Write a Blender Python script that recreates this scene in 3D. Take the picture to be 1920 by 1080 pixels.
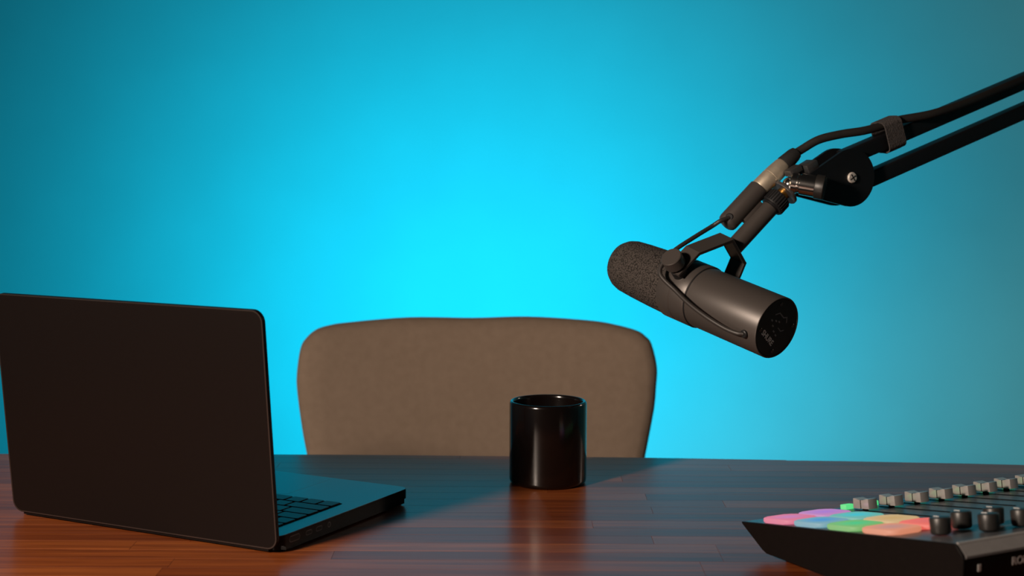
import bpy, bmesh, math, random
from mathutils import Matrix, Vector

# ------------------------------------------------------------------ clean scene
for o in list(bpy.data.objects):
    bpy.data.objects.remove(o, do_unlink=True)
scene = bpy.context.scene
COL = scene.collection
MM = 0.001
DESK_Z = 740.0                     # desk top above the floor, mm

# ------------------------------------------------------------------ camera
F_PX, PITCH, ROLL, CAM_H = 2873.0, 0.0953, 0.0031, 361.2
fw = Vector((0, math.cos(PITCH), -math.sin(PITCH)))
up = Vector((0, math.sin(PITCH), math.cos(PITCH)))
rt = Vector((1, 0, 0))
r2 = rt * math.cos(ROLL) + up * math.sin(ROLL)
u2 = -rt * math.sin(ROLL) + up * math.cos(ROLL)
cd = bpy.data.cameras.new('camera')
cam = bpy.data.objects.new('camera', cd)
COL.objects.link(cam)
cd.sensor_width = 36.0
cd.lens = F_PX / 1920.0 * 36.0
cd.clip_start, cd.clip_end = 0.02, 50
cd.dof.use_dof = True
cd.dof.focus_distance = 1.50
cd.dof.aperture_fstop = 6.3
m = Matrix.Identity(4)
m.col[0][:3], m.col[1][:3], m.col[2][:3] = r2, u2, -fw
m.col[3][:3] = (0, 0, (CAM_H + DESK_Z) * MM)
cam.matrix_world = m
scene.camera = cam

# ------------------------------------------------------------------ view, world, lights
vs = scene.view_settings
vs.view_transform = 'Standard'
vs.look = 'None'
vs.exposure = 0.0
vs.gamma = 1.0
vs.use_curve_mapping = False

world = bpy.data.worlds.new('world')
scene.world = world
world.use_nodes = True
bg = world.node_tree.nodes['Background']
bg.inputs[0].default_value = (0.75, 0.68, 0.62, 1)
bg.inputs[1].default_value = 0.012


def area_light(name, loc, target, sx, sy, power, color, spread=180):
    d = bpy.data.lights.new(name, 'AREA')
    d.shape = 'RECTANGLE'
    d.size, d.size_y = sx, sy
    d.energy, d.color = power, color
    d.spread = math.radians(spread)
    o = bpy.data.objects.new(name, d)
    COL.objects.link(o)
    o.location = loc
    o.rotation_euler = (Vector(target) - Vector(loc)).to_track_quat('-Z', 'Y').to_euler()
    return o


def point_light(name, loc, radius, power, color):
    d = bpy.data.lights.new(name, 'POINT')
    d.energy, d.color = power, color
    d.shadow_soft_size = radius
    o = bpy.data.objects.new(name, d)
    COL.objects.link(o)
    o.location = loc
    return o


def spot_light(name, loc, target, radius, power, color, angle, blend):
    d = bpy.data.lights.new(name, 'SPOT')
    d.energy, d.color = power, color
    d.shadow_soft_size = radius
    d.spot_size, d.spot_blend = math.radians(angle), blend
    o = bpy.data.objects.new(name, d)
    COL.objects.link(o)
    o.location = loc
    o.rotation_euler = (Vector(target) - Vector(loc)).to_track_quat('-Z', 'Y').to_euler()
    return o


# warm key lamp, front left of the desk; its cone is narrowed to keep light off the wall
spot_light('key_lamp', (-1.02, 0.33, 1.50), (0.12, 1.62, 0.36), 0.10, 165.0, (1.0, 0.81, 0.66), 58, 0.55)
# small warm bulb, right of the desk and a little behind it
point_light('side_lamp', (2.10, 2.72, 1.60), 0.05, 13.5, (1.0, 0.78, 0.64))
# cyan lamp hidden behind the chair, aimed at the wall
spot_light('cyan_wall_lamp', (-0.07, 2.78, 0.58), (-0.09, 3.90, 0.68), 0.10, 94.0, (0.010, 0.74, 1.0), 158, 1.0)


# ------------------------------------------------------------------ materials
def new_mat(name):
    mt = bpy.data.materials.new(name)
    mt.use_nodes = True
    nt = mt.node_tree
    return mt, nt, nt.nodes['Principled BSDF']


def simple(name, col, rough=0.5, metal=0.0, spec=0.5, coat=0.0, noise=0.0, nscale=200.0, bump=0.0, sheen=0.0):
    mt, nt, b = new_mat(name)
    b.inputs['Base Color'].default_value = (*col, 1)
    b.inputs['Roughness'].default_value = rough
    b.inputs['Metallic'].default_value = metal
    b.inputs['Specular IOR Level'].default_value = spec
    b.inputs['Coat Weight'].default_value = coat
    b.inputs['Sheen Weight'].default_value = sheen
    tc = nt.nodes.new('ShaderNodeTexCoord')
    nz = nt.nodes.new('ShaderNodeTexNoise')
    nz.inputs['Scale'].default_value = nscale
    nz.inputs['Detail'].default_value = 4
    nt.links.new(tc.outputs['Object'], nz.inputs['Vector'])
    if noise > 0:
        rp = nt.nodes.new('ShaderNodeValToRGB')
        rp.color_ramp.elements[0].position = 0.3
        rp.color_ramp.elements[1].position = 0.7
        rp.color_ramp.elements[0].color = (*[c * (1 - noise) for c in col], 1)
        rp.color_ramp.elements[1].color = (*[c * (1 + noise) for c in col], 1)
        nt.links.new(nz.outputs['Fac'], rp.inputs['Fac'])
        nt.links.new(rp.outputs['Color'], b.inputs['Base Color'])
    if bump > 0:
        bp = nt.nodes.new('ShaderNodeBump')
        bp.inputs['Strength'].default_value = bump
        bp.inputs['Distance'].default_value = 0.001
        nt.links.new(nz.outputs['Fac'], bp.inputs['Height'])
        nt.links.new(bp.outputs['Normal'], b.inputs['Normal'])
    return mt


def wood_material():
    mt, nt, b = new_mat('oiled_stave_wood')
    N, L = nt.nodes.new, nt.links.new
    geo = N('ShaderNodeNewGeometry')
    oi = N('ShaderNodeObjectInfo')
    off = N('ShaderNodeMath'); off.operation = 'MULTIPLY'; off.inputs[1].default_value = 37.0
    L(oi.outputs['Random'], off.inputs[0])
    cmb = N('ShaderNodeCombineXYZ')
    L(off.outputs[0], cmb.inputs[0]); L(off.outputs[0], cmb.inputs[2])
    add = N('ShaderNodeVectorMath'); add.operation = 'ADD'
    L(geo.outputs['Position'], add.inputs[0]); L(cmb.outputs[0], add.inputs[1])
    mp = N('ShaderNodeMapping')
    mp.inputs['Scale'].default_value = (3.0, 95.0, 30.0)
    L(add.outputs[0], mp.inputs['Vector'])
    grain = N('ShaderNodeTexNoise')
    grain.inputs['Scale'].default_value = 1.6
    grain.inputs['Detail'].default_value = 6
    grain.inputs['Roughness'].default_value = 0.62
    grain.inputs['Distortion'].default_value = 0.6
    L(mp.outputs[0], grain.inputs['Vector'])
    ramp = N('ShaderNodeValToRGB')
    e = ramp.color_ramp.elements
    e[0].position, e[0].color = 0.30, (0.095, 0.0195, 0.0036, 1)
    e[1].position, e[1].color = 0.72, (0.240, 0.064, 0.0115, 1)
    L(grain.outputs['Fac'], ramp.inputs['Fac'])
    tint = N('ShaderNodeValToRGB')
    t = tint.color_ramp.elements
    t[0].position, t[0].color = 0.0, (0.66, 0.50, 0.34, 1)
    t[1].position, t[1].color = 1.0, (1.28, 1.32, 1.32, 1)
    k = tint.color_ramp.elements.new(0.45); k.color = (0.95, 0.86, 0.80, 1)
    L(oi.outputs['Random'], tint.inputs['Fac'])
    mx = N('ShaderNodeMix'); mx.data_type = 'RGBA'; mx.blend_type = 'MULTIPLY'
    mx.inputs['Factor'].default_value = 1.0
    L(ramp.outputs['Color'], mx.inputs[6]); L(tint.outputs['Color'], mx.inputs[7])
    L(mx.outputs[2], b.inputs['Base Color'])
    b.inputs['Roughness'].default_value = 0.34
    b.inputs['Specular IOR Level'].default_value = 0.50
    b.inputs['Coat Weight'].default_value = 0.50
    b.inputs['Coat Roughness'].default_value = 0.21
    b.inputs['Coat IOR'].default_value = 1.38
    rr = N('ShaderNodeMapRange')
    rr.inputs['To Min'].default_value, rr.inputs['To Max'].default_value = 0.40, 0.46
    L(grain.outputs['Fac'], rr.inputs['Value']); L(rr.outputs[0], b.inputs['Roughness'])
    bp = N('ShaderNodeBump'); bp.inputs['Strength'].default_value = 0.05; bp.inputs['Distance'].default_value = 0.0004
    L(grain.outputs['Fac'], bp.inputs['Height']); L(bp.outputs['Normal'], b.inputs['Normal'])
    return mt


def glow_material(name, edge, mid, strength):
    """translucent pad lit by an LED under its middle"""
    mt, nt, b = new_mat(name)
    N, L = nt.nodes.new, nt.links.new
    tc = N('ShaderNodeTexCoord')
    ln = N('ShaderNodeVectorMath'); ln.operation = 'LENGTH'
    L(tc.outputs['Object'], ln.inputs[0])
    rg = N('ShaderNodeMapRange'); rg.inputs['From Max'].default_value = 0.022
    L(ln.outputs['Value'], rg.inputs['Value'])
    rp = N('ShaderNodeValToRGB')
    rp.color_ramp.elements[0].position, rp.color_ramp.elements[0].color = 0.15, (*mid, 1)
    rp.color_ramp.elements[1].position, rp.color_ramp.elements[1].color = 0.85, (*edge, 1)
    L(rg.outputs[0], rp.inputs['Fac'])
    b.inputs['Base Color'].default_value = (0.09, 0.09, 0.09, 1)
    b.inputs['Roughness'].default_value = 0.65
    L(rp.outputs['Color'], b.inputs['Emission Color'])
    b.inputs['Emission Strength'].default_value = strength
    return mt


def fabric_material(name, c0, c1):
    mt, nt, b = new_mat(name)
    N, L = nt.nodes.new, nt.links.new
    tc = N('ShaderNodeTexCoord')
    n1 = N('ShaderNodeTexNoise'); n1.inputs['Scale'].default_value = 90; n1.inputs['Detail'].default_value = 5
    L(tc.outputs['Object'], n1.inputs['Vector'])
    w1 = N('ShaderNodeTexWave'); w1.bands_direction = 'X'; w1.inputs['Scale'].default_value = 260; w1.inputs['Distortion'].default_value = 1.5
    w2 = N('ShaderNodeTexWave'); w2.bands_direction = 'Z'; w2.inputs['Scale'].default_value = 260; w2.inputs['Distortion'].default_value = 1.5
    L(tc.outputs['Object'], w1.inputs['Vector']); L(tc.outputs['Object'], w2.inputs['Vector'])
    ml = N('ShaderNodeMath'); ml.operation = 'MULTIPLY'
    L(w1.outputs['Fac'], ml.inputs[0]); L(w2.outputs['Fac'], ml.inputs[1])
    rp = N('ShaderNodeValToRGB')
    rp.color_ramp.elements[0].position, rp.color_ramp.elements[0].color = 0.3, (*c0, 1)
    rp.color_ramp.elements[1].position, rp.color_ramp.elements[1].color = 0.7, (*c1, 1)
    L(n1.outputs['Fac'], rp.inputs['Fac']); L(rp.outputs['Color'], b.inputs['Base Color'])
    b.inputs['Roughness'].default_value = 0.9
    b.inputs['Specular IOR Level'].default_value = 0.15
    bp = N('ShaderNodeBump'); bp.inputs['Strength'].default_value = 0.35; bp.inputs['Distance'].default_value = 0.0015
    L(ml.outputs[0], bp.inputs['Height']); L(bp.outputs['Normal'], b.inputs['Normal'])
    return mt


def foam_material():
    mt, nt, b = new_mat('open_cell_foam')
    N, L = nt.nodes.new, nt.links.new
    tc = N('ShaderNodeTexCoord')
    vo = N('ShaderNodeTexVoronoi'); vo.inputs['Scale'].default_value = 620
    L(tc.outputs['Object'], vo.inputs['Vector'])
    rp = N('ShaderNodeValToRGB')
    rp.color_ramp.elements[0].position, rp.color_ramp.elements[0].color = 0.10, (0.095, 0.081, 0.074, 1)
    rp.color_ramp.elements[1].position, rp.color_ramp.elements[1].color = 0.75, (0.018, 0.016, 0.014, 1)
    L(vo.outputs['Distance'], rp.inputs['Fac']); L(rp.outputs['Color'], b.inputs['Base Color'])
    b.inputs['Roughness'].default_value = 0.95
    b.inputs['Specular IOR Level'].default_value = 0.2
    bp = N('ShaderNodeBump'); bp.invert = True
    bp.inputs['Strength'].default_value = 0.9; bp.inputs['Distance'].default_value = 0.0012
    L(vo.outputs['Distance'], bp.inputs['Height']); L(bp.outputs['Normal'], b.inputs['Normal'])
    return mt


M = {}
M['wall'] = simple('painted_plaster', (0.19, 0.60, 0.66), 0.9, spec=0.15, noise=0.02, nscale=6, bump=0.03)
M['floor'] = simple('grey_carpet', (0.10, 0.095, 0.09), 0.95, noise=0.25, nscale=300, bump=0.4)
M['wood'] = wood_material()
M['frame_steel'] = simple('black_powder_coat', (0.015, 0.015, 0.016), 0.5, noise=0.1, bump=0.05)
M['fabric'] = fabric_material('taupe_upholstery', (0.178, 0.132, 0.098), (0.198, 0.148, 0.111))
M['chair_leg'] = simple('dark_wood_leg', (0.06, 0.03, 0.018), 0.5, noise=0.3, nscale=40)
M['lid'] = simple('black_anodised_aluminium', (0.0050, 0.0032, 0.0028), 0.38, metal=0.10, spec=0.18, noise=0.06, nscale=900)
M['deck'] = simple('black_anodised_deck', (0.20, 0.21, 0.22), 0.31, metal=0.85, noise=0.04, nscale=900)
M['key'] = simple('black_keycap', (0.030, 0.030, 0.031), 0.42, spec=0.6, noise=0.05)
M['keybed'] = simple('keyboard_bed_black', (0.002, 0.002, 0.002), 0.7, spec=0.1)
M['screen'] = simple('display_glass_off', (0.004, 0.004, 0.005), 0.08, spec=0.5)
M['rubber'] = simple('black_rubber', (0.008, 0.008, 0.008), 0.8, noise=0.1)
M['edge_highlight'] = simple('lid_edge_highlight', (0.12, 0.10, 0.092), 0.3, metal=0.9)  # lighter than the lid, stands for its edge highlight
M['port'] = simple('port_cavity', (0.003, 0.003, 0.003), 0.6)
M['port_rim'] = simple('port_rim_metal', (0.14, 0.13, 0.125), 0.35, metal=0.9)
M['mug'] = simple('black_glazed_ceramic', (0.004, 0.0025, 0.0022), 0.15, spec=0.5, coat=0.0, noise=0.05)
M['foam'] = foam_material()
M['mic'] = simple('matt_black_mic_enamel', (0.066, 0.057, 0.052), 0.40, metal=0.25, spec=0.5, noise=0.05, nscale=1500, bump=0.02)
M['mic_dark'] = simple('satin_black_plate', (0.010, 0.010, 0.011), 0.45, noise=0.1, nscale=600)
M['print'] = simple('pale_grey_print', (0.85, 0.84, 0.82), 0.6)
M['print_dim'] = simple('dim_grey_print', (0.22, 0.22, 0.23), 0.6)
M['screwhead'] = simple('dark_screw_steel', (0.12, 0.11, 0.105), 0.35, metal=0.9)
M['cable'] = simple('black_cable_rubber', (0.028, 0.024, 0.022), 0.48, noise=0.08)
M['xlr'] = simple('nickel_xlr_shell', (0.66, 0.57, 0.44), 0.45, metal=0.7, noise=0.10, nscale=120)
M['chrome'] = simple('polished_chrome', (0.62, 0.60, 0.58), 0.16, metal=1.0)
M['brass'] = simple('brass_thread', (0.75, 0.40, 0.10), 0.28, metal=1.0)
M['steel'] = simple('brushed_grey_steel', (0.15, 0.145, 0.145), 0.42, metal=0.8, noise=0.1)
M['arm'] = simple('black_arm_paint', (0.0075, 0.0075, 0.009), 0.42, spec=0.45, noise=0.1, nscale=800)
M['screw_bright'] = simple('bright_zinc_screw', (0.85, 0.79, 0.72), 0.4, metal=0.4)
M['velcro'] = simple('black_hook_tape', (0.075, 0.066, 0.064), 0.95, noise=0.5, nscale=700, bump=1.0)
M['mixer_top'] = simple('charcoal_mixer_top', (0.065, 0.068, 0.075), 0.35, spec=0.6, noise=0.08, nscale=900)
M['mixer_side'] = simple('black_mixer_side', (0.0040, 0.0028, 0.0025), 0.5, spec=0.12, noise=0.1)
M['mixer_trim'] = simple('grey_rear_trim', (0.28, 0.265, 0.26), 0.40, metal=0.3, noise=0.05)
M['rear_black'] = simple('rear_panel_black', (0.004, 0.004, 0.004), 0.6, spec=0.2)
M['fader'] = simple('grey_fader_cap', (0.50, 0.47, 0.455), 0.28, metal=0.5, noise=0.04)
M['fader_line'] = simple('dark_pointer_line', (0.012, 0.009, 0.009), 0.6)
M['slot'] = simple('fader_slot_black', (0.002, 0.002, 0.003), 0.7, spec=0.1)
M['knob'] = simple('black_rubber_knob', (0.016, 0.015, 0.014), 0.42, noise=0.05)
M['led_green'] = glow_material('green_lit_button', (0.04, 0.62, 0.16), (0.10, 0.85, 0.26), 0.85)


# ------------------------------------------------------------------ mesh helpers (mm)
def smooth_mesh(me, ang=35):
    me.polygons.foreach_set('use_smooth', [True] * len(me.polygons))
    me.set_sharp_from_angle(angle=math.radians(ang))


def mesh_from(bm, name, ang=35):
    bmesh.ops.recalc_face_normals(bm, faces=bm.faces)
    bm.transform(Matrix.Scale(MM, 4))
    me = bpy.data.meshes.new(name)
    bm.to_mesh(me)
    bm.free()
    smooth_mesh(me, ang)
    return me


MATRIX = {}                        # thing -> its world matrix in mm


def thing(name, label, cat, loc=(0, 0, 0), rot=None, group=None):
    o = bpy.data.objects.new(name, None)
    o.empty_display_size = 0.05
    COL.objects.link(o)
    mw = Matrix.Translation(loc) @ (rot.to_4x4() if rot else Matrix.Identity(4))
    MATRIX[o] = mw
    o.location = Vector(loc) * MM
    if rot:
        o.rotation_euler = rot.to_euler()
    o['label'] = label
    o['category'] = cat
    if group:
        o['group'] = group
    return o


def part(name, bm, mat, parent=None, world=False, loc=None, rot=None, label=None, ang=35):
    """bm in the parent's local mm, or in world mm when world=True; loc/rot place the part locally"""
    root = parent
    if world and parent is not None:
        mw = MATRIX[parent]
        bm.transform(mw.inverted())
    # centre the origin on the part
    if loc is None:
        vs_ = [v.co for v in bm.verts]
        c = Vector([(min(v[i] for v in vs_) + max(v[i] for v in vs_)) / 2 for i in range(3)])
        bm.transform(Matrix.Translation(-c))
        loc = c
    me = mesh_from(bm, name, ang)
    me.materials.append(M[mat] if isinstance(mat, str) else mat)
    o = bpy.data.objects.new(name, me)
    COL.objects.link(o)
    o.location = Vector(loc) * MM
    if rot:
        o.rotation_euler = rot
    if parent is not None:
        o.parent = parent
        MATRIX[o] = MATRIX[parent] @ Matrix.Translation(loc) @ (Matrix.Identity(4) if not rot else rot.to_matrix().to_4x4())
    if label:
        o['label'] = label
    return o


def part_copy(src, parent, loc, rot=None):
    o = src.copy()
    COL.objects.link(o)
    o.parent = parent
    o.location = Vector(loc) * MM
    if rot:
        o.rotation_euler = rot
    return o


def frame(o, x, y, z):
    m_ = Matrix.Identity(4)
    m_.col[0][:3], m_.col[1][:3], m_.col[2][:3], m_.col[3][:3] = x, y, z, o
    return m_


def axis_frame(o, z, hint=(0, 0, 1)):
    z = Vector(z).normalized()
    h = Vector(hint)
    if abs(z.dot(h.normalized())) > 0.98:
        h = Vector((1, 0, 0))
    x = h.cross(z).normalized()
    return frame(o, x, z.cross(x), z)


def box(sx, sy, sz, bev=0.0, seg=2, c=(0, 0, 0)):
    bm = bmesh.new()
    bmesh.ops.create_cube(bm, size=1.0, matrix=Matrix.Translation(c) @ Matrix.Diagonal((sx, sy, sz, 1)))
    if bev:
        bmesh.ops.bevel(bm, geom=bm.edges[:] + bm.verts[:], offset=bev, segments=seg, affect='EDGES', profile=0.5)
    return bm


def lathe(prof, n=64, mat=None):
    """prof: list of (r, z); r=0 ends close to a point"""
    bm = bmesh.new()
    rings = []
    for r, z in prof:
        if r < 1e-6:
            rings.append([bm.verts.new((0, 0, z))])
        else:
            rings.append([bm.verts.new((r * math.cos(2 * math.pi * i / n), r * math.sin(2 * math.pi * i / n), z)) for i in range(n)])
    for a, b in zip(rings, rings[1:]):
        for i in range(n):
            j = (i + 1) % n
            if len(a) == 1 and len(b) == 1:
                continue
            if len(a) == 1:
                bm.faces.new((a[0], b[i], b[j]))
            elif len(b) == 1:
                bm.faces.new((a[i], a[j], b[0]))
            else:
                bm.faces.new((a[i], a[j], b[j], b[i]))
    if mat is not None:
        bm.transform(mat)
    return bm


def cyl(r, h, n=40, bev=0.6, r1=None, mat=None):
    r1 = r if r1 is None else r1
    return lathe([(0, 0), (r - bev, 0), (r, bev), (r1, h - bev), (r1 - bev, h), (0, h)], n, mat)


def catmull(pts, sub=8):
    pts = [Vector(p) for p in pts]
    out = []
    for i in range(len(pts) - 1):
        p0 = pts[i - 1] if i else pts[0] * 2 - pts[1]
        p1, p2 = pts[i], pts[i + 1]
        p3 = pts[i + 2] if i + 2 < len(pts) else pts[-1] * 2 - pts[-2]
        for k in range(sub):
            t = k / sub
            out.append(0.5 * ((2 * p1) + (p2 - p0) * t + (2 * p0 - 5 * p1 + 4 * p2 - p3) * t * t + (3 * p1 - p0 - 3 * p2 + p3) * t ** 3))
    out.append(pts[-1])
    return out


def tube(pts, r, n=14, sub=8, smooth=True):
    P = catmull(pts, sub) if smooth else [Vector(p) for p in pts]
    bm = bmesh.new()
    rings = []
    nrm = None
    for i, p in enumerate(P):
        t = (P[min(i + 1, len(P) - 1)] - P[max(i - 1, 0)]).normalized()
        if nrm is None:
            nrm = t.orthogonal().normalized()
        nrm = (nrm - t * nrm.dot(t)).normalized()
        b = t.cross(nrm)
        rad = r[min(int(i / len(P) * len(r)), len(r) - 1)] if isinstance(r, (list, tuple)) else r
        rings.append([bm.verts.new(p + rad * (math.cos(2 * math.pi * k / n) * nrm + math.sin(2 * math.pi * k / n) * b)) for k in range(n)])
    for a, b in zip(rings, rings[1:]):
        for k in range(n):
            j = (k + 1) % n
            bm.faces.new((a[k], a[j], b[j], b[k]))
    bm.faces.new(rings[0][::-1])
    bm.faces.new(rings[-1])
    return bm


def prism(poly, z0, z1, bev=0.0, seg=2):
    bm = bmesh.new()
    a = [bm.verts.new((x, y, z0)) for x, y in poly]
    b = [bm.verts.new((x, y, z1)) for x, y in poly]
    bot = bm.faces.new(a[::-1])
    top = bm.faces.new(b)
    n = len(poly)
    for i in range(n):
        j = (i + 1) % n
        bm.faces.new((a[i], a[j], b[j], b[i]))
    if bev:
        ed = list(set(list(bot.edges) + list(top.edges)))
        bmesh.ops.bevel(bm, geom=ed, offset=bev, segments=seg, affect='EDGES', profile=0.5)
    return bm


def rrect(w, h, r, n=8, cx=0, cy=0):
    out = []
    for qx, qy, a0 in ((1, 1, 0), (-1, 1, 90), (-1, -1, 180), (1, -1, 270)):
        for k in range(n + 1):
            a = math.radians(a0 + 90 * k / n)
            out.append((cx + qx * (w / 2 - r) + r * math.cos(a), cy + qy * (h / 2 - r) + r * math.sin(a)))
    return out


def ring_prism(outer, inner, z0, z1):
    bm = bmesh.new()
    n = len(outer)
    L_ = [[bm.verts.new((x, y, z)) for x, y in poly] for poly, z in ((outer, z0), (outer, z1), (inner, z1), (inner, z0))]
    for q in range(4):
        a, b = L_[q], L_[(q + 1) % 4]
        for i in range(n):
            j = (i + 1) % n
            bm.faces.new((a[i], a[j], b[j], b[i]))
    return bm


def lettering(text, size, depth, offset=0.0):
    cu = bpy.data.curves.new('letters', 'FONT')
    cu.body = text
    cu.size = size
    cu.extrude = depth
    cu.offset = offset
    cu.align_x, cu.align_y = 'LEFT', 'CENTER'
    tmp = bpy.data.objects.new('letters', cu)
    COL.objects.link(tmp)
    dg = bpy.context.evaluated_depsgraph_get()
    me = bpy.data.meshes.new_from_object(tmp.evaluated_get(dg))
    bm = bmesh.new()
    bm.from_mesh(me)
    bpy.data.objects.remove(tmp, do_unlink=True)
    bpy.data.meshes.remove(me)
    return bm


def structure(name, bm, mat, label):
    o = part(name, bm, mat)
    o['kind'] = 'structure'
    o['label'] = label
    return o


def G(x, y, z):                    # desk-relative mm -> world mm
    return Vector((x, y, z + DESK_Z))


# ------------------------------------------------------------------ room
structure('wall_back', box(7000, 100, 2700, c=(0, 3950, 1350)), 'wall', 'plain pale wall washed with cyan light')
structure('wall_left', box(100, 6000, 2700, c=(-3550, 1000, 1350)), 'wall', 'plain pale wall left of the desk, outside the picture')
structure('wall_right', box(100, 6000, 2700, c=(3550, 1000, 1350)), 'wall', 'plain pale wall right of the desk, outside the picture')
structure('floor', box(7000, 6000, 60, c=(0, 1000, -30)), 'floor', 'grey carpet floor under the desk')

# ------------------------------------------------------------------ desk
random.seed(7)
EDGE = [(-1200, 1742), (-591, 1744.6), (-275, 1746.4), (-160, 1745.7), (154, 1734.8), (329, 1722.7), (542, 1705.5), (577, 1701), (950, 1650)]


def far_edge(x):
    for (x0, y0), (x1, y1) in zip(EDGE, EDGE[1:]):
        if x <= x1:
            return y0 + (y1 - y0) * (x - x0) / (x1 - x0)
    return EDGE[-1][1]


desk = thing('desk', 'brown wooden stave-top desk under the laptop, cup and mixer', 'desk', (0, 1340, 0))
SHEAR = -0.012
X0, X1, ROW = -980.0, 900.0, 28.5
y_first = 1269.8 - 12 * ROW
JOINTS = {11: [-296, 163], 12: [-292, 163], 13: [184], 14: [-339, 184]}   # stave ends the photograph shows
row = 0
while True:
    yb = y_first + row * ROW
    if yb > 1760:
        break
    x = X0
    first = True
    while x < X1 - 1:
        ln = random.uniform(380, 720)
        if first:
            ln *= random.uniform(0.35, 1.0)
            first = False
        stop = min([j for j in JOINTS.get(row, []) if j > x + 1] + [X1])
        xe = min(x + ln, stop)
        if stop - xe < 150:
            xe = stop
        ns = max(2, int((xe - x) / 60))
        xs = [x + (xe - x) * i / ns for i in range(ns + 1)]
        near = [(px, yb + SHEAR * px) for px in xs]
        far = [(px, min(yb + ROW + SHEAR * px, far_edge(px))) for px in xs]
        keep = [i for i in range(len(xs)) if far[i][1] - near[i][1] > 1.5]
        if len(keep) >= 2:
            g = 0.06
            pn = [near[i] for i in keep]
            pf = [far[i] for i in keep]
            pn = [(px, py + g) for px, py in pn]
            pf = [(px, py - g) for px, py in pf]
            pn[0] = (pn[0][0] + g, pn[0][1]); pf[0] = (pf[0][0] + g, pf[0][1])
            pn[-1] = (pn[-1][0] - g, pn[-1][1]); pf[-1] = (pf[-1][0] - g, pf[-1][1])
            # drop collinear points so ordinary staves stay plain boxes
            clipped = any(abs(far[i][1] - (yb + ROW + SHEAR * far[i][0])) > 0.01 for i in keep)
            poly = ([pn[0], pn[-1]] + pf[::-1]) if clipped else [pn[0], pn[-1], pf[-1], pf[0]]
            bm = prism(poly, DESK_Z - 32, DESK_Z, 0.0)
            tops = [e for e in bm.edges if all(v.co.z > DESK_Z - 1 for v in e.verts)]
            bmesh.ops.bevel(bm, geom=tops, offset=0.15, segments=1, affect='EDGES')
            part('plank', bm, 'wood', desk, world=True)
        x = xe
    row += 1
for lx in (-880, 800):
    for ly in (1020, 1600):
        part('leg', box(60, 60, 680, 4, c=(lx, ly, 340.5)), 'frame_steel', desk, world=True)
    part('frame_rail', box(50, 520, 26, 3, c=(lx, 1310, 694.5)), 'frame_steel', desk, world=True)
part('crossbar', box(1620, 50, 26, 3, c=(-40, 1310, 694.5)), 'frame_steel', desk, world=True)

# ------------------------------------------------------------------ chair
OUT = [(-277.5, -70.7), (-285.3, -30.1), (-292.2, 20.7), (-293.0, 45.4), (-288.6, 78.9), (-281.1, 93.0), (-267.8, 104.2), (-250.1, 109.4),
       (-226.5, 112.4), (-143.3, 117.9), (-55.0, 116.7), (22.2, 119.1), (104.6, 115.7), (140.0, 111.4), (171.0, 104.1), (182.8, 96.7),
       (191.0, 86.3), (198.0, 55.8), (196.9, 27.5), (194.3, -0.2), (186.6, -42.9), (180.3, -76.8)]
CX = -48.0
chair = thing('upholstered_chair', 'taupe fabric chair with a rounded backrest, behind the desk', 'chair', (CX, 1980, 0))
out = OUT + [(168, -150), (150, -215), (118, -250), (60, -265), (-48, -268), (-160, -264), (-214, -248), (-246, -210), (-264, -150)]
out = [Vector((a, b, 0)) for a, b in out]
P = catmull(out + [out[0]], 5)[:-1]
cen = Vector((CX, -60, 0))
bm = bmesh.new()
rings = []
# (scale, depth): front of the pad (towards the desk) to its back
for s, d in ((0.30, -16), (0.62, -15), (0.84, -13), (0.93, -10.5), (0.975, -4), (0.994, 4), (1.0, 13), (0.994, 22), (0.975, 29), (0.93, 35), (0.84, 38), (0.62, 40), (0.30, 41)):
    rg = []
    for p in P:
        q = cen + (p - cen) * s
        if s > 0.9:                # keep the rim an even width all round
            n_ = (p - cen)
            q = p - n_.normalized() * (1 - s) * 240
        rx = (q.x - CX) / 245.0
        wrap = -42 * rx * rx        # shell wraps towards the sitter
        lean = (q.y - 118) * -0.14  # lower back sits further forward
        rg.append(bm.verts.new((q.x, 2108 + d + wrap - lean, q.y + DESK_Z)))
    rings.append(rg)
n = len(P)
for a, b in zip(rings, rings[1:]):
    for i in range(n):
        j = (i + 1) % n
        bm.faces.new((a[i], a[j], b[j], b[i]))
bm.faces.new(rings[0][::-1])
bm.faces.new(rings[-1])
bmesh.ops.triangulate(bm, faces=[f for f in bm.faces if len(f.verts) > 4])
part('backrest', bm, 'fabric', chair, world=True, ang=60)
bm = prism(rrect(450, 460, 90, 8), 0, 75, 26, 4)
bm.transform(Matrix.Translation((CX, 1862, 425)))
part('seat', bm, 'fabric', chair, world=True, ang=60)
for sx in (-1, 1):
    for sy in (-1, 1):
        a = Vector((CX + sx * 170, 1865 + sy * 165, 426))
        b = Vector((CX + sx * 205, 1865 + sy * 200, 0))
        ax = (b - a)
        part('leg', cyl(16, ax.length - 1.5, 20, 1, 10, mat=axis_frame(a, ax)), 'chair_leg', chair, world=True)
bm = box(70, 40, 130, 6, c=(CX, 2085, 0))
bm.transform(Matrix.Translation((0, 0, 460)))
part('back_support', bm, 'frame_steel', chair, world=True)

# ------------------------------------------------------------------ laptop
LW, LD = 312.6, 221.2
yaw = 0.4801
hinge_r = Vector((-203.8, 1314.7, 0))
e1 = Vector((-math.cos(yaw), math.sin(yaw), 0))
hc = hinge_r + e1 * (LW / 2)
laptop = thing('laptop', 'open black laptop seen from behind on the left of the desk', 'laptop', G(*hc), Matrix.Rotation(-yaw, 3, 'Z'))
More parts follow.
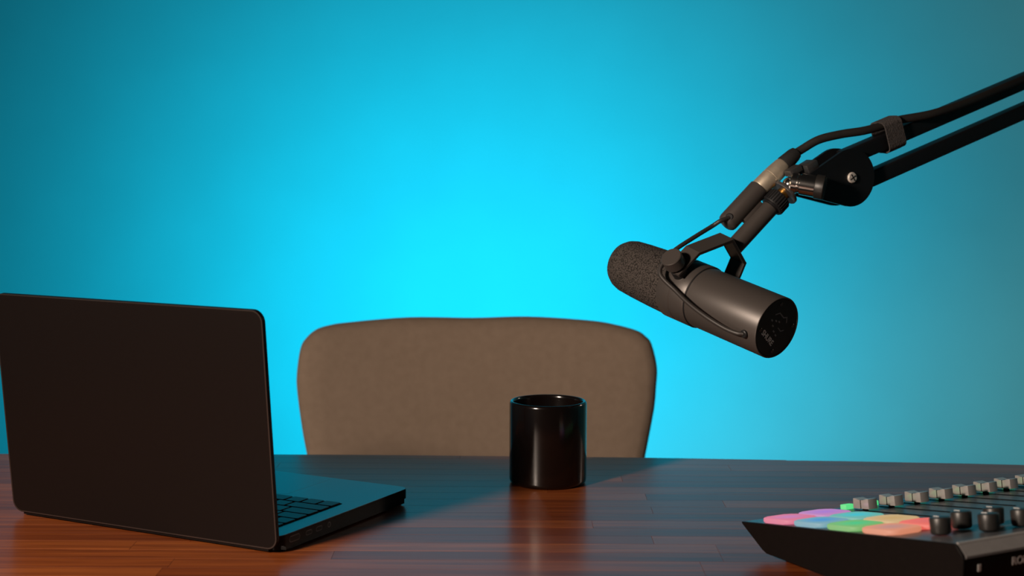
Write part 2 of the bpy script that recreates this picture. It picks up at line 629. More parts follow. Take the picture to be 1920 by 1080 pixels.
# local: x to the picture's right along the hinge, y towards the sitter, z up
bm = prism(rrect(LW, LD, 11, 8, 0, LD / 2), 1.6, 15.5, 0)
rim_lo = [e for e in bm.edges if all(v.co.z < 2 for v in e.verts)]
bmesh.ops.bevel(bm, geom=rim_lo, offset=4.5, segments=4, affect='EDGES')
rim_hi = [e for e in bm.edges if all(v.co.z > 15 for v in e.verts)]
bmesh.ops.bevel(bm, geom=rim_hi, offset=0.6, segments=2, affect='EDGES')
base = part('base', bm, 'lid', laptop)
part('palm_rest', prism(rrect(LW - 1.0, LD - 1.0, 10.6, 8, 0, LD / 2), 15.2, 15.52, 0), 'deck', laptop)
for sx in (-1, 1):
    for sy in (22, LD - 22):
        part('foot', cyl(8, 2.1, 20, 0.4, mat=Matrix.Translation((sx * 128, sy, -0.0))), 'rubber', laptop)
KX, KY = 272.0, 110.0              # keyboard well
kb_y0 = 22.0                       # hinge side of the well
bm = prism(rrect(KX, KY, 3, 4, 0, kb_y0 + KY / 2), 15.53, 15.62, 0)
part('keyboard_bed', bm, 'keybed', laptop)
kmesh = {}


def key(cx, cy, w, h):
    kk = (round(w, 1), round(h, 1))
    if kk not in kmesh:
        bm_ = prism(rrect(w, h, 1.4, 3), 0, 1.0, 0.22, 1)
        kmesh[kk] = part('key', bm_, 'key', laptop, loc=(cx, cy, 15.65))
    else:
        part_copy(kmesh[kk], laptop, (cx, cy, 15.65))


gap = 2.4
PIT = (KX - 2.5) / 14.5
rowh = KY / 6
rows = [                           # from the hinge: function row ... bottom row; widths in key pitches, sitter's left first (+x)
    [1.5] + [1.0] * 13,
    [1.0] * 13 + [1.5],
    [1.5] + [1.0] * 13,
    [1.75] + [1.0] * 11 + [1.75],
    [2.25] + [1.0] * 10 + [2.25],
    [1.0, 1.0, 1.0, 1.25, 5.0, 1.25, 1.0, 1.0, 1.0, 1.0],
]
for ri, rw in enumerate(rows):
    x = KX / 2 - 1.2
    cy = kb_y0 + rowh * (ri + 0.5)
    for wd in rw:
        w = wd * PIT
        key(x - w / 2, cy, w - gap, rowh - gap)
        x -= w
bm = prism(rrect(130, 80, 5, 5, 0, LD - 44), 15.5, 15.58, 0)
part('trackpad', bm, 'deck', laptop)
for nm, py, wy, wz in (('magnetic_port', 24, 15, 4.6), ('usb_port', 46, 9, 3.2), ('usb_port', 62, 9, 3.2)):
    rim = part(nm, prism(rrect(wy + 1.0, wz + 1.0, (wz + 1.0) / 2 - 0.05, 5), 0, 0.25, 0), 'port_rim', laptop,
               loc=(LW / 2 - 0.1, py, 9.6), rot=Matrix(((0, 0, 1), (1, 0, 0), (0, 1, 0))).to_euler())
    part('port_opening', prism(rrect(wy, wz, wz / 2 - 0.05, 5), 0.2, 0.35, 0), 'port', rim, loc=(0, 0, 0))
rim = part('headphone_jack', cyl(2.6, 0.3, 20, 0.05), 'port_rim', laptop, loc=(LW / 2 - 0.1, 78, 9.6), rot=Matrix(((0, 0, 1), (1, 0, 0), (0, 1, 0))).to_euler())
part('port_opening', cyl(1.9, 0.2, 20, 0.02), 'port', rim, loc=(0, 0, 0.2))
part('hinge', cyl(4.6, 250, 24, 0.5, mat=Matrix.Translation((-125, 7.4, 10.4)) @ Matrix.Rotation(math.radians(90), 4, 'Y')), 'rubber', laptop)
# lid: built flat (x, height, thickness) then stood up, leaning 4.9 deg towards the camera
LH = 214.0
tilt = 0.0855
lid_m = frame(Vector((0, -2.0, 4.0)), Vector((1, 0, 0)), Vector((0, -math.sin(tilt), math.cos(tilt))), Vector((0, -math.cos(tilt), -math.sin(tilt))))
bm = prism(rrect(LW, LH, 11, 10, 0, LH / 2), -4.2, 0.0, 0)
hi = [e for e in bm.edges if all(v.co.z > -0.1 for v in e.verts)]
bmesh.ops.bevel(bm, geom=hi, offset=0.7, segments=2, affect='EDGES')
bm.transform(lid_m)
lid = part('lid', bm, 'lid', laptop)
LIDW = MATRIX[laptop] @ lid_m
bm = ring_prism(rrect(LW - 0.5, LH - 0.5, 10.8, 10, 0, LH / 2), rrect(LW - 2.6, LH - 2.6, 9.8, 10, 0, LH / 2), -0.6, 0.02)
bm.transform(LIDW)
part('lid_highlight', bm, 'edge_highlight', lid, world=True, label='thin bare metal edge of the lid')  # highlight along the lid's edge, put in as a lighter ring
bm = prism(rrect(LW - 3, LH - 8, 9, 8, 0, LH / 2 + 3), -4.7, -4.2, 0)
bm.transform(LIDW)
part('display', bm, 'screen', lid, world=True, label='switched-off black display')

# ------------------------------------------------------------------ cup
cup = thing('cup', 'glossy black ceramic cup standing on the desk before the chair', 'cup', G(38.7, 1605.5, 0))
R_, H_ = 41.0, 88.3
prof = [(0, 1.6), (R_ - 9, 1.6), (R_ - 8, 0.3), (R_ - 5, 0.1), (R_ - 2.0, 0.9), (R_ - 0.6, 2.6), (R_, 5.5), (R_, H_ - 3.2), (R_ - 0.45, H_ - 1.3), (R_ - 1.5, H_ - 0.2), (R_ - 2.4, H_),
        (R_ - 3.4, H_ - 0.3), (R_ - 4.2, H_ - 1.3), (R_ - 4.6, H_ - 3.4), (R_ - 4.6, 12), (R_ - 7, 7.5), (R_ - 12, 6), (0, 5.6)]
part('cup_body', lathe(prof, 96), 'mug', cup, loc=(0, 0, 0), ang=50)

# ------------------------------------------------------------------ microphone
# axis a runs from the foam to the rear plate, p is the yoke's pivot axis (towards the camera), q the mount's axis
v_ = (fw + r2 * ((1400 - 960) / F_PX) + u2 * ((540 - 590) / F_PX)).normalized()
rr_ = (r2 - v_ * r2.dot(v_)).normalized()
uu_ = (u2 - v_ * u2.dot(v_)).normalized()
A_ = Vector((0.6377, -0.7387, -0.2190))
al, an = math.radians(37), math.radians(23)
A_ = (math.cos(al) * (math.cos(an) * rr_ - math.sin(an) * uu_) - math.sin(al) * v_).normalized()
Pc = G(261.4, 1500.0, 179.0)
Pm = Pc - A_ * 116.0
ph = Vector((0, 0, 1)).cross(A_).normalized()
if ph.y > 0:
    ph = -ph
pu = A_.cross(ph).normalized()
if pu.z < 0:
    pu = -pu
p_ = (math.cos(0.76) * ph + math.sin(0.76) * pu).normalized()
b_ = p_.cross(A_)
if b_.z < 0:
    b_ = -b_
q_ = (math.cos(0.07) * b_ + math.sin(0.07) * A_).normalized()
w_ = p_.cross(q_).normalized()
if w_.dot(A_) < 0:
    w_ = -w_

mic = thing('microphone', 'large black studio microphone with a foam windscreen hanging from the arm', 'microphone', Pm)
MF = axis_frame(Pc, -A_)           # z from the rear plate towards the foam


def mpart(name, bm_, mat, parent=None, label=None, ang=35):
    return part(name, bm_, mat, parent or mic, world=True, label=label, ang=ang)


body = mpart('body', lathe([(0, 1.5), (29.6, 1.5), (30.2, 0.0), (31.2, 0.0), (31.8, 1.0), (31.8, 99), (0, 99)], 96, MF), 'mic')
mpart('switch_cover', lathe([(20, 98), (32.6, 98), (33.3, 99), (33.3, 116.5), (32.7, 117.2), (32.7, 118.6), (33.3, 119.3), (33.3, 136), (32.6, 137), (20, 137)], 96, MF), 'mic')
mpart('clamp_ring', lathe([(30, 96.8), (32.3, 96.8), (32.3, 98.6), (30, 98.6)], 96, MF), 'mic_dark')
mpart('windscreen', lathe([(20, 137), (31.8, 137.2), (32.2, 139), (31.4, 165), (30.2, 190), (28.8, 208), (27.0, 215), (23.6, 221), (18.6, 225.5), (11.5, 228.2), (5, 229), (0, 229.2)], 96, MF), 'foam', ang=60)
plate = mpart('rear_plate', lathe([(0, 0.9), (0, 0.5), (29.3, 0.5), (29.6, 0.9), (29.6, 2.0), (0, 2.0)], 72, MF), 'mic_dark')
# rear plate print: frame whose x reads along the word, z out of the plate


def in_plate(dx, dy):              # vector in the plate's plane that the camera sees along (right dx, down dy)
    d_ = rr_ * dx - uu_ * dy
    return d_ - v_ * (d_.dot(A_) / v_.dot(A_))


ex = in_plate(27, 35).normalized()
ey = A_.cross(ex).normalized()
RP = frame(Pc - A_ * 0.52, ex, ey, A_)
bm = lettering('SHURE', 8.0, 0.12, 0.16)
wc = in_plate(-8.6, 10.6)
bm.transform(RP @ Matrix.Translation((wc.dot(ex) - 13.2, wc.dot(ey), 0.1)))
mpart('lettering', bm, 'print', plate, 'pale word on the rear plate')


def ribbon(pts, w, h, mat):
    bm_ = bmesh.new()
    for (x0, y0), (x1, y1) in zip(pts, pts[1:]):
        d_ = Vector((x1 - x0, y1 - y0))
        n_ = Vector((-d_.y, d_.x)).normalized() * w / 2
        e_ = d_.normalized() * w / 2
        base_ = [(x0 - e_.x + n_.x, y0 - e_.y + n_.y), (x0 - e_.x - n_.x, y0 - e_.y - n_.y), (x1 + e_.x - n_.x, y1 + e_.y - n_.y), (x1 + e_.x + n_.x, y1 + e_.y + n_.y)]
        lo = [bm_.verts.new((x, y, 0)) for x, y in base_]
        hi_ = [bm_.verts.new((x, y, h)) for x, y in base_]
        bm_.faces.new(hi_)
        bm_.faces.new(lo[::-1])
        for i in range(4):
            j = (i + 1) % 4
            bm_.faces.new((lo[i], lo[j], hi_[j], hi_[i]))
    bm_.transform(mat)
    return bm_


mpart('response_curve', ribbon([(-13, 8), (-9, 12.5), (0, 12.5), (4, 15.5), (8, 12)], 1.2, 0.25, RP), 'print_dim', plate)
mpart('response_curve', ribbon([(2, 1), (8, 1), (11, 4)], 1.0, 0.25, RP), 'print_dim', plate)
for gx, gy in ((-13, 1), (-7, -2), (-7, 4), (-1, -5), (-2, 6), (5, -6)):
    bm = box(3.2, 1.6, 0.4, 0.2, 1, c=(gx, gy, 0.15))
    bm.transform(RP)
    mpart('response_switch', bm, 'print_dim', plate)
for k in range(4):
    t = math.radians(38 + 90 * k)
    bm = cyl(2.0, 0.8, 16, 0.25, mat=RP @ Matrix.Translation((24.5 * math.cos(t), 24.5 * math.sin(t), -0.1)))
    mpart('screw', bm, 'screwhead', plate)

# yoke: bent flat bar in the p/q plane, wide along the body
YH = 66.0
path = [(44.0, -8.0), (44.0, 25.0), (20.0, YH), (-20.0, YH), (-44.0, 25.0), (-44.0, -8.0)]
T_ = 3.0


def offset_path(pts, d):
    out_ = []
    for i, p in enumerate(pts):
        dirs = []
        if i:
            dirs.append((Vector(p) - Vector(pts[i - 1])).normalized())
        if i < len(pts) - 1:
            dirs.append((Vector(pts[i + 1]) - Vector(p)).normalized())
        ns_ = [Vector((-d_.y, d_.x)) for d_ in dirs]
        nn = sum(ns_, Vector((0, 0))).normalized()
        k = 1 / max(nn.dot(ns_[0]), 0.3)
        out_.append(Vector(p) + nn * d * k)
    return out_


inner = offset_path(path, T_)
outer = [Vector(p) for p in path]
poly = [tuple(p) for p in outer] + [tuple(p) for p in inner[::-1]]
YF = frame(Pm, p_, q_, p_.cross(q_))
bm = prism(poly, -10.5, 10.5, 0.5, 1)
bm.transform(YF)
mpart('yoke', bm, 'mic', ang=25)
for s in (1, -1):
    kf = axis_frame(Pm + p_ * s * 44.3, p_ * s)
    mpart('yoke_knob', lathe([(0, 0), (8.5, 0), (8.5, 2.0), (10.4, 2.6), (11.0, 3.4), (11.0, 14.6), (10.3, 15.4), (0, 15.4)] if s == 1 else [(0, 0), (7.0, 0), (7.6, 0.6), (7.6, 4.4), (7.0, 5.0), (0, 5.0)], 48, kf), 'mic')
    kf = axis_frame(Pm + p_ * s * 30.5, p_ * s)
    mpart('pivot_spacer', cyl(8.5, 10.2, 32, 0.4, mat=kf), 'mic_dark')
# mount stem
S0 = Pm + q_ * (YH + 0.2)
SL = 60.0
stem = mpart('mount_stem', cyl(9.4, SL, 48, 0.6, mat=axis_frame(S0, q_)), 'mic')
collar = mpart('thread_collar', lathe([(0, SL), (9.8, SL), (9.8, SL + 1.4), (12.6, SL + 2.0), (12.8, SL + 2.6), (12.8, SL + 15.5), (12.2, SL + 16.2), (0, SL + 16.2)], 48, axis_frame(S0, q_)), 'mic_dark')
for k in range(28):
    t = 2 * math.pi * k / 28
    bm = box(0.9, 1.3, 12.0, 0.25, 1, c=(0, 12.9, SL + 9))
    bm.transform(axis_frame(S0, q_) @ Matrix.Rotation(t, 4, 'Z'))
    mpart('grip_rib', bm, 'mic_dark', collar)
mpart('thread', lathe([(0, SL + 16.2), (7.2, SL + 16.2), (7.2, SL + 21.5), (0, SL + 21.5)], 40, axis_frame(S0, q_)), 'brass', label='brass thread ring')
TOP = S0 + q_ * (SL + 21.5)        # where the arm's swivel screws on

# XLR receptacle, parallel to the stem on its upper left side
side = (-rr_ * 0.72 + uu_ * 0.69)
side = (side - q_ * side.dot(q_)).normalized()
X0_ = S0 + q_ * 11.0 + side * 22.5
socket = mpart('connector_socket', lathe([(0, 1.5), (5.5, 1.5), (8.2, 2.2), (10.2, 4.2), (10.9, 7), (10.9, 56.5), (10.4, 57), (0, 57)], 48, axis_frame(X0_, q_)), 'mic')
bx_ = frame(S0 + q_ * 43.0 + side * 12.5, side, q_.cross(side), q_)
bm = box(9.0, 9.0, 28, 0.8, 2)
bm.transform(bx_)
mpart('socket_bracket', bm, 'mic')
# thin lead: from the socket down past the knob, then along the body to its entry grommet
sock_face = X0_ + q_ * 3.0 + side * 8.0 - v_ * 9.0
near = p_ * 1.0
radial = lambda l, deg, r: (Pc - A_ * l + r * (math.cos(math.radians(deg)) * p_ + math.sin(math.radians(deg)) * b_))
lead_pts = [X0_ + q_ * 10 - v_ * 10.2 + side * 2, X0_ + q_ * 1.0 - v_ * 12.8 + side * 6, X0_ - q_ * 10 - v_ * 9 + side * 9]
k0 = Pm + p_ * 52 + q_ * 2
lk = k0 - w_ * 14.5 - p_ * 5 + q_ * 12
lead_pts += [lead_pts[-1].lerp(lk, 0.5) + q_ * 1.5, lk, k0 - q_ * 4 - w_ * 16.0 - p_ * 6, k0 - q_ * 18 - w_ * 10 - p_ * 9,
             radial(103, -32, 41.5), radial(80, -42, 41.5), radial(55, -50, 41), radial(34, -56, 39), radial(20, -58, 36.5), radial(14, -58, 33)]
LEAD = lead_pts
mpart('body_lead', tube(lead_pts, 2.3, 12, 8), 'cable')
gdir = (math.cos(math.radians(-58)) * p_ + math.sin(math.radians(-58)) * b_)
mpart('lead_grommet', cyl(4.2, 4.0, 24, 0.8, mat=axis_frame(radial(13.5, -58, 30.6), gdir)), 'mic_dark')
mpart('lead_grommet', cyl(4.0, 3.0, 24, 0.8, mat=axis_frame(X0_ + q_ * 11 - v_ * 8.6 + side * 2, -v_)), 'mic_dark')

# ------------------------------------------------------------------ boom arm
AZ = math.radians(27)
bh = Vector((math.cos(AZ), math.sin(AZ), 0))
bn = Vector((math.sin(AZ), -math.cos(AZ), 0))
H0 = G(362.4, 1640.0, 324.0)
AF = frame(H0, bh, Vector((0, 0, 1)), bn)          # u, z, n(towards the camera)


def W(u, z, n_=0.0):
    return H0 + bh * u + Vector((0, 0, z)) + bn * n_


arm_base = G(760, 1620, 0)
arm = thing('boom_arm', 'black folding microphone boom arm with twin bars entering from the right', 'boom arm', arm_base)


def apart(name, bm_, mat, parent=None, label=None, ang=35):
    return part(name, bm_, mat, parent or arm, world=True, label=label, ang=ang)


def teardrop(R, r, cx, cy):
    d = math.hypot(cx, cy)
    base_a = math.atan2(cy, cx)
    off = math.acos((R - r) / d)
    pts = []
    n1 = 40
    a0, a1 = base_a + off, base_a - off + 2 * math.pi
    for k in range(n1 + 1):
        t = a0 + (a1 - a0) * k / n1
        pts.append((R * math.cos(t), R * math.sin(t)))
    n2 = 14
    b0, b1 = base_a - off, base_a + off
    for k in range(n2 + 1):
        t = b0 + (b1 - b0) * k / n2
        pts.append((cx + r * math.cos(t), cy + r * math.sin(t)))
    return pts


td = teardrop(31.0, 11.5, -54, -8)
bm = prism(td, -4.0, 0.0, 1.2, 2); bm.transform(AF)
fp = apart('joint_plate', bm, 'arm')
bm = prism(td, -30.0, -26.0, 1.2, 2); bm.transform(AF)
apart('joint_plate', bm, 'arm')
apart('joint_screw', lathe([(0, -1), (5.8, -1), (5.8, 1.2), (5.0, 2.0), (0, 2.4)], 32, AF @ Matrix.Translation((0, 0, 0))), 'screw_bright', fp)
bm = box(8.0, 1.0, 0.5, 0, 1, c=(0, 0, 2.3)); bm.transform(AF @ Matrix.Rotation(0.6, 4, 'Z'))
apart('screw_slot', bm, 'rubber', fp)
bm = box(1.0, 8.0, 0.5, 0, 1, c=(0, 0, 2.3)); bm.transform(AF @ Matrix.Rotation(0.6, 4, 'Z'))
apart('screw_slot', bm, 'rubber', fp)
apart('joint_core', lathe([(0, -26), (14, -26), (14, -4), (0, -4)], 40, AF), 'arm')
# the two parallel bars, square tube
SLOPE = 0.340
bd = (bh + Vector((0, 0, SLOPE))).normalized()
bu = bn.cross(bd).normalized()
if bu.z < 0:
    bu = -bu


def bar(name, u0, z0, u1, n_=-15.0, h=17.0, w=17.0, mat='arm'):
    a, b = W(u0, z0 + SLOPE * u0, n_), W(u1, z0 + SLOPE * u1, n_)
    bm_ = prism(rrect(w, h, 2.2, 4), 0, (b - a).length, 0)
    bm_.transform(frame(a, bu.cross(bd), bu, bd))
    return apart(name, bm_, mat)


bar('upper_bar', 0, 20.5, 440)
bar('lower_bar', 0, -14.0, 440)
# elbow outside the picture and the lower pair of bars down to the clamp
EF = frame(W(440, SLOPE * 440 + 3, -15), bh, Vector((0, 0, 1)), bn)
el = EF.col[3].to_3d()
for n0 in (-16, 12):
    bm = prism([(34 * math.cos(k * math.pi / 20), 34 * math.sin(k * math.pi / 20)) for k in range(40)], n0, n0 + 4, 1, 1)
    bm.transform(EF)
    apart('elbow_plate', bm, 'arm')
foot = arm_base + Vector((0, 0, 78))
for dx in (-14, 14):
    a, b = foot + Vector((dx, 0, 0)), el + Vector((dx, 0, -6))
    ax = b - a
    bm = prism(rrect(16, 16, 2, 4), 0, ax.length, 0)
    bm.transform(axis_frame(a, ax))
    apart('lower_arm_bar', bm, 'arm')
apart('clamp_post', cyl(15, 72, 32, 1, mat=Matrix.Translation(arm_base + Vector((0, 0, 8)))), 'arm')
bm = prism(rrect(70, 60, 8, 5), 0, 8, 1, 1); bm.transform(Matrix.Translation(arm_base + Vector((0, 0, 0.2))))
apart('clamp_foot', bm, 'arm')
# swivel: washer on the mic's thread, chrome knuckle, clamp barrel with a black knob, steel tabs
apart('swivel_washer', lathe([(0, 0.2), (15.2, 0.2), (15.8, 0.8), (15.8, 3.2), (15.2, 3.8), (0, 3.8)], 48, axis_frame(TOP, q_)), 'steel')
KN = TOP + q_ * 9.0
apart('swivel_neck', lathe([(0, 3.6), (8.0, 3.6), (6.0, 7.0), (6.0, 12), (0, 12)], 32, axis_frame(TOP, q_)), 'chrome')
B0 = W(-71, -4.5, -12)
B1 = W(-47.5, -10.0, 12)
bax = (B1 - B0)
bl = bax.length
apart('swivel_ball', lathe([(8.2 * math.sin(k * math.pi / 16), -8.2 * math.cos(k * math.pi / 16)) for k in range(17)], 32, axis_frame(KN + (B0 - KN) * 0.55, bax)), 'chrome')
apart('swivel_link', tube([KN, KN + (B0 - KN) * 0.5, B0 + bax * 0.15], 5.4, 20, 4), 'chrome')
apart('clamp_barrel', lathe([(0, 0), (9.5, 0), (11, 1.5), (11, 7), (10, 8), (10, 9.5), (11.6, 10.5), (11.6, bl - 8), (0, bl - 8)], 48, axis_frame(B0, bax)), 'chrome')
apart('clamp_knob', lathe([(0, bl - 8), (12.4, bl - 8), (13, bl - 7), (13, bl + 1), (12.2, bl + 1.8), (0, bl + 1.8)], 48, axis_frame(B0, bax)), 'knob', label='black clamp knob')
TF = frame(W(-51, 12.5, -14), (bh + Vector((0, 0, 0.42))).normalized(), Vector((0, 0, 1)), bn)
tx = (bh + Vector((0, 0, 0.5))).normalized()
ty = bn.cross(tx).normalized()
bm = box(15, 9, 18, 1, 2); bm.transform(frame(W(-49, 12.0, -12), tx, ty, bn))
apart('steel_tab', bm, 'steel')
bm = box(16, 7, 12, 1, 2); bm.transform(frame(W(-66, 7.5, -15), tx, ty, bn))
apart('steel_tab', bm, 'steel')

# ------------------------------------------------------------------ cable and its strap
XE = X0_ + q_ * 57.3
cable = thing('microphone_cable', 'black cable with a nickel plug running from the microphone along the arm', 'cable', XE)
apart2 = lambda name, bm_, mat, label=None: part(name, bm_, mat, cable, world=True, label=label)
xd = (q_ + Vector((0.06, 0, -0.02))).normalized()
xf = axis_frame(XE, xd)
apart2('plug_shell', lathe([(0, 0), (9.6, 0), (9.9, 0.6), (10.2, 17), (9.7, 17.4), (9.7, 18.2), (10.2, 18.6), (10.0, 26), (9.4, 36), (8.6, 38), (0, 38)], 48, xf), 'xlr', 'nickel plug shell')
bm = box(3.0, 11, 1.6, 0.5, 2, c=(0, 0, 0))
bm.transform(frame(XE + xd * 22 - v_ * 9.4, (xd.cross(v_)).normalized(), xd, -v_))
apart2('release_tab', bm, 'xlr')
apart2('strain_boot', lathe([(0, 38.1), (8.8, 38.1), (9.2, 39), (7.8, 54), (6.6, 58), (0, 58)], 40, xf), 'rubber')
c0 = XE + xd * 56
cn = -10.0
c9 = W(25, 50.0, -12)
cpts = [c0, c0 + xd * 7 + bh * 3, c0.lerp(c9, 0.34) + Vector((0, 0, 6.5)), c0.lerp(c9, 0.66) + Vector((0, 0, 4.5)), c9, W(52, 56, -11), W(70, 61.5, -11)]
for u in (110, 160, 210, 260, 340, 430):
    cpts.append(W(u, 20.5 + SLOPE * u + (11.0 if u < 120 else 8.0 - (u - 120) * 0.012), -1.0 if u < 120 else 1.0))
cpts += [el + Vector((40, 0, 20)), el + Vector((32, -20, -60)), foot + Vector((34, 30, 150)), foot + Vector((34, -10, -30)), arm_base + Vector((10, -60, 10.5)), arm_base + Vector((-60, -200, 5.4)), arm_base + Vector((-120, -330, 5.2))]
apart2('cord', tube(cpts, 4.6, 16, 10), 'cable')

su = 60.0
sc = W(su, 20.5 + SLOPE * su + 5.4, -13.5)
strap = thing('cable_strap', 'black hook-and-loop strap tying the cable to the upper arm bar', 'strap', sc)
ro = rrect(25, 35, 7, 6)
ri = rrect(22.4, 32.4, 6, 6)
SF = frame(sc, bu.cross(bd), bu, bd)
bm = ring_prism(ro, ri, -12, 12); bm.transform(SF)
part('strap_loop', bm, 'velcro', strap, world=True)
bm = box(8, 1.6, 22, 0.5, 1); bm.transform(SF @ Matrix.Translation((4, -18.6, 3)) @ Matrix.Rotation(0.12, 4, 'Z'))
part('strap_end', bm, 'velcro', strap, world=True)

# ------------------------------------------------------------------ audio mixer
A0 = Vector((204.8, 1338.2, 0))
mix_rot = math.atan2(0.481, 0.877)
mixer = thing('audio_mixer', 'black podcast mixer with glowing coloured pads, faders and knobs at the right', 'audio mixer', G(*A0), Matrix.Rotation(mix_rot, 3, 'Z'))
# local: x along its width (away to the right), y = -t where t runs from the sitter's edge to the rear, z up
MW = 350.0
prof = [(0, 25), (1.0, 23.2), (30, 6.5), (36, 4.5), (258, 4.5), (264.5, 9), (266.5, 18), (266.5, 54), (265.4, 58), (258.5, 64.6), (256.2, 65)]


def mix_prism(pr, x0, x1, bev=0):
    bm_ = prism([(-t, z) for t, z in pr], x0, x1, bev, 1)
    # (y, z, x) -> (x, y, z)
    bm_.transform(Matrix(((0, 0, 1, 0), (1, 0, 0, 0), (0, 1, 0, 0), (0, 0, 0, 1))))
    return bm_


part('housing', mix_prism([(2, 23.5), (30.5, 7.5), (37, 5.5), (257, 5.5), (264.5, 18), (264.5, 55), (257.6, 62.6), (255, 63)], 3.2, MW - 3.2), 'mixer_side', mixer)
for x0 in (0, MW - 3.0):
    part('side_panel', mix_prism(prof, x0, x0 + 3.0, 0.5), 'mixer_side', mixer)
SL_ = 40.0 / 256.2
TILT = -math.atan(SL_)
part('top_plate', mix_prism([(1.5, 23.8), (1.5, 25.3), (256.5, 25.3 + SL_ * 255), (256.5, 23.8 + SL_ * 255)], 3.1, MW - 3.1), 'mixer_top', mixer)
part('rear_trim', mix_prism([(257.0, 64.6), (258.4, 64.9), (266.2, 57.4), (266.4, 55.6), (264.7, 55.2), (257.0, 62.8)], 3.1, MW - 3.1), 'mixer_trim', mixer)
part('trim_highlight', mix_prism([(256.0, 65.2), (256.4, 66.0), (257.6, 66.0), (258.6, 65.0), (257.2, 64.7)], 3.1, MW - 3.1), 'fader', mixer)  # light grey strip added as the highlight along the trim's top edge
rp = part('rear_panel', mix_prism([(264.7, 55.0), (266.0, 55.0), (266.0, 18), (264.7, 16)], 3.1, MW - 3.1), 'rear_black', mixer)
for fx in (22, MW - 22):
    for ft in (50, 245):
        part('foot', cyl(9, 5.6, 24, 0.6, mat=Matrix.Translation((fx, -ft, 0.0))), 'rubber', mixer)
ROT = Matrix.Rotation(TILT, 3, 'X').to_euler()


def top(s, t, h=0.0):
    """local position on the sloping top plate, h above it"""
    c, sn = math.cos(TILT), math.sin(TILT)
    return Vector((s, -t * 0.988 + h * -sn, 25.4 + SL_ * t * 0.988 + h * c))


PADS = [((0.78, 0.17, 0.30), (0.62, 0.20, 0.52)), ((0.16, 0.40, 0.50), (0.02, 0.30, 0.72)), ((0.16, 0.50, 0.14), (0.02, 0.62, 0.24)), ((0.78, 0.27, 0.15), (0.52, 0.26, 0.24)),
        ((0.55, 0.22, 0.55), (0.42, 0.18, 0.72)), ((0.12, 0.48, 0.42), (0.0, 0.58, 0.70)), ((0.66, 0.44, 0.20), (0.62, 0.38, 0.12)), ((0.92, 0.13, 0.10), (0.80, 0.12, 0.11))]
PN = ['pink', 'blue', 'green', 'orange', 'violet', 'turquoise', 'yellow', 'red']
t_rows = (43, 85, 128, 171)
for i, (edge_c, mid_c) in enumerate(PADS):
    s = 20.5 if i < 4 else 59.5
    t = t_rows[i % 4]
    bm = prism(rrect(35, 40, 8, 6), 0, 4.2, 1.4, 3)
    bm.transform(Matrix.Translation((0, 0, 0)))
    part('pad', bm, glow_material(PN[i] + '_lit_pad', edge_c, mid_c, 0.80), mixer, loc=top(s, t, 0.02), rot=ROT, label=PN[i] + ' glowing pad')

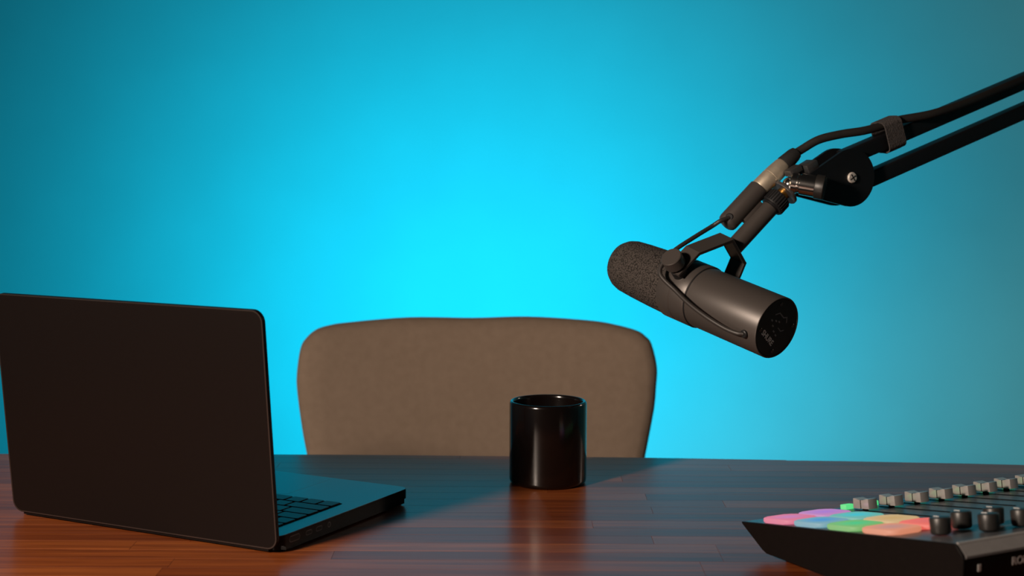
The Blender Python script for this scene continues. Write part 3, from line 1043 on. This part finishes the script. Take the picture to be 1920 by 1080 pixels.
# faders: slot, cap with a pointer line, lit button in front of it
fsrc = None
for i in range(8):
    s = 105.5 + 29.0 * i
    t = 44 + (0, 2, 4, 5, 5, 3, 1, 0)[i]
    bm = box(2.4, 108, 0.3, 0)
    part('fader_slot', bm, 'slot', mixer, loc=top(s, 84, 0.1), rot=ROT)
    bm = box(22.0, 0.5, 0.12, 0)
    # cap: scooped top, long along the travel
    pr = []
    for k in range(11):
        y = 10 - 2 * k
        pr.append((y, 9.6 - 1.9 * math.cos(y / 10 * math.pi / 2) ** 1.5))
    pr = [(10.4, 0)] + [(10.0, 9.0)] + pr[1:-1] + [(-10.0, 9.0)] + [(-10.4, 0)]
    bm.free()
    if fsrc is None:
        bm = prism(pr, -5.2, 5.2, 0.45, 2)
        bm.transform(Matrix(((0, 0, 1, 0), (1, 0, 0, 0), (0, 1, 0, 0), (0, 0, 0, 1))))
        fsrc = part('fader_cap', bm, 'fader', mixer, loc=top(s, t, 2.2), rot=ROT)
        line = box(10.9, 0.9, 7.6, 0, c=(0, 0, 4.1))
        lsrc = part('pointer_line', line, 'fader_line', fsrc, loc=(0, 0, 0))
        ssrc = part('fader_stem', box(1.8, 6, 2.6, 0, c=(0, 0, -1.2)), 'slot', fsrc, loc=(0, 0, 0))
        bsrc = part('channel_button', prism(rrect(11, 8, 1.5, 4), 0, 4.4, 0.6, 2), 'led_green', mixer, loc=top(s + 0.5, 19, 0.02), rot=ROT, label='green lit button')
    else:
        f = part_copy(fsrc, mixer, top(s, t, 2.2))
        part_copy(lsrc, f, (0, 0, 0))
        part_copy(ssrc, f, (0, 0, 0))
        part_copy(bsrc, mixer, top(s + 0.5, 19, 0.02))
ksrc = None
for s, t in ((28, 218), (62, 206), (62, 235), (92, 211), (95, 237)):
    if ksrc is None:
        bm = lathe([(0, 0.6), (6.4, 0.6), (7.4, 1.2), (8.0, 2.5), (8.3, 12.8), (7.7, 13.8), (7.1, 14.0), (0, 14.0)], 48)
        ksrc = part('knob', bm, 'knob', mixer, loc=top(s, t, 0), rot=ROT)
        psrc = part('knob_pointer', box(1.0, 6.0, 0.3, 0, c=(0, 4.0, 14.1)), 'print', ksrc, loc=(0, 0, 0))
    else:
        k = part_copy(ksrc, mixer, top(s, t, 0))
        part_copy(psrc, k, (0, 0, 0))
part('touchscreen', prism(rrect(130, 70, 4, 4), 0, 0.8, 0), 'screen', mixer, loc=top(235, 205, 0.02), rot=ROT)
# print on the rear: reads along +x seen from the camera
RF = frame(Vector((0, -266.05, 0)), Vector((1, 0, 0)), Vector((0, 0, 1)), Vector((0, -1, 0)))
bm = lettering('RODE', 8.6, 0.12, 0.16)
bm.transform(RF @ Matrix.Translation((50.5, 47.4, 0)))
mwp = MATRIX[mixer]
bm.transform(mwp)
part('lettering', bm, 'print', rp, world=True, label='pale word on the rear')
bm = box(3.2, 5.4, 0.4, 0.1, 1)
bm.transform(mwp @ RF @ Matrix.Translation((17, 47.0, 0.1)))
part('port_mark', bm, 'print', rp, world=True)
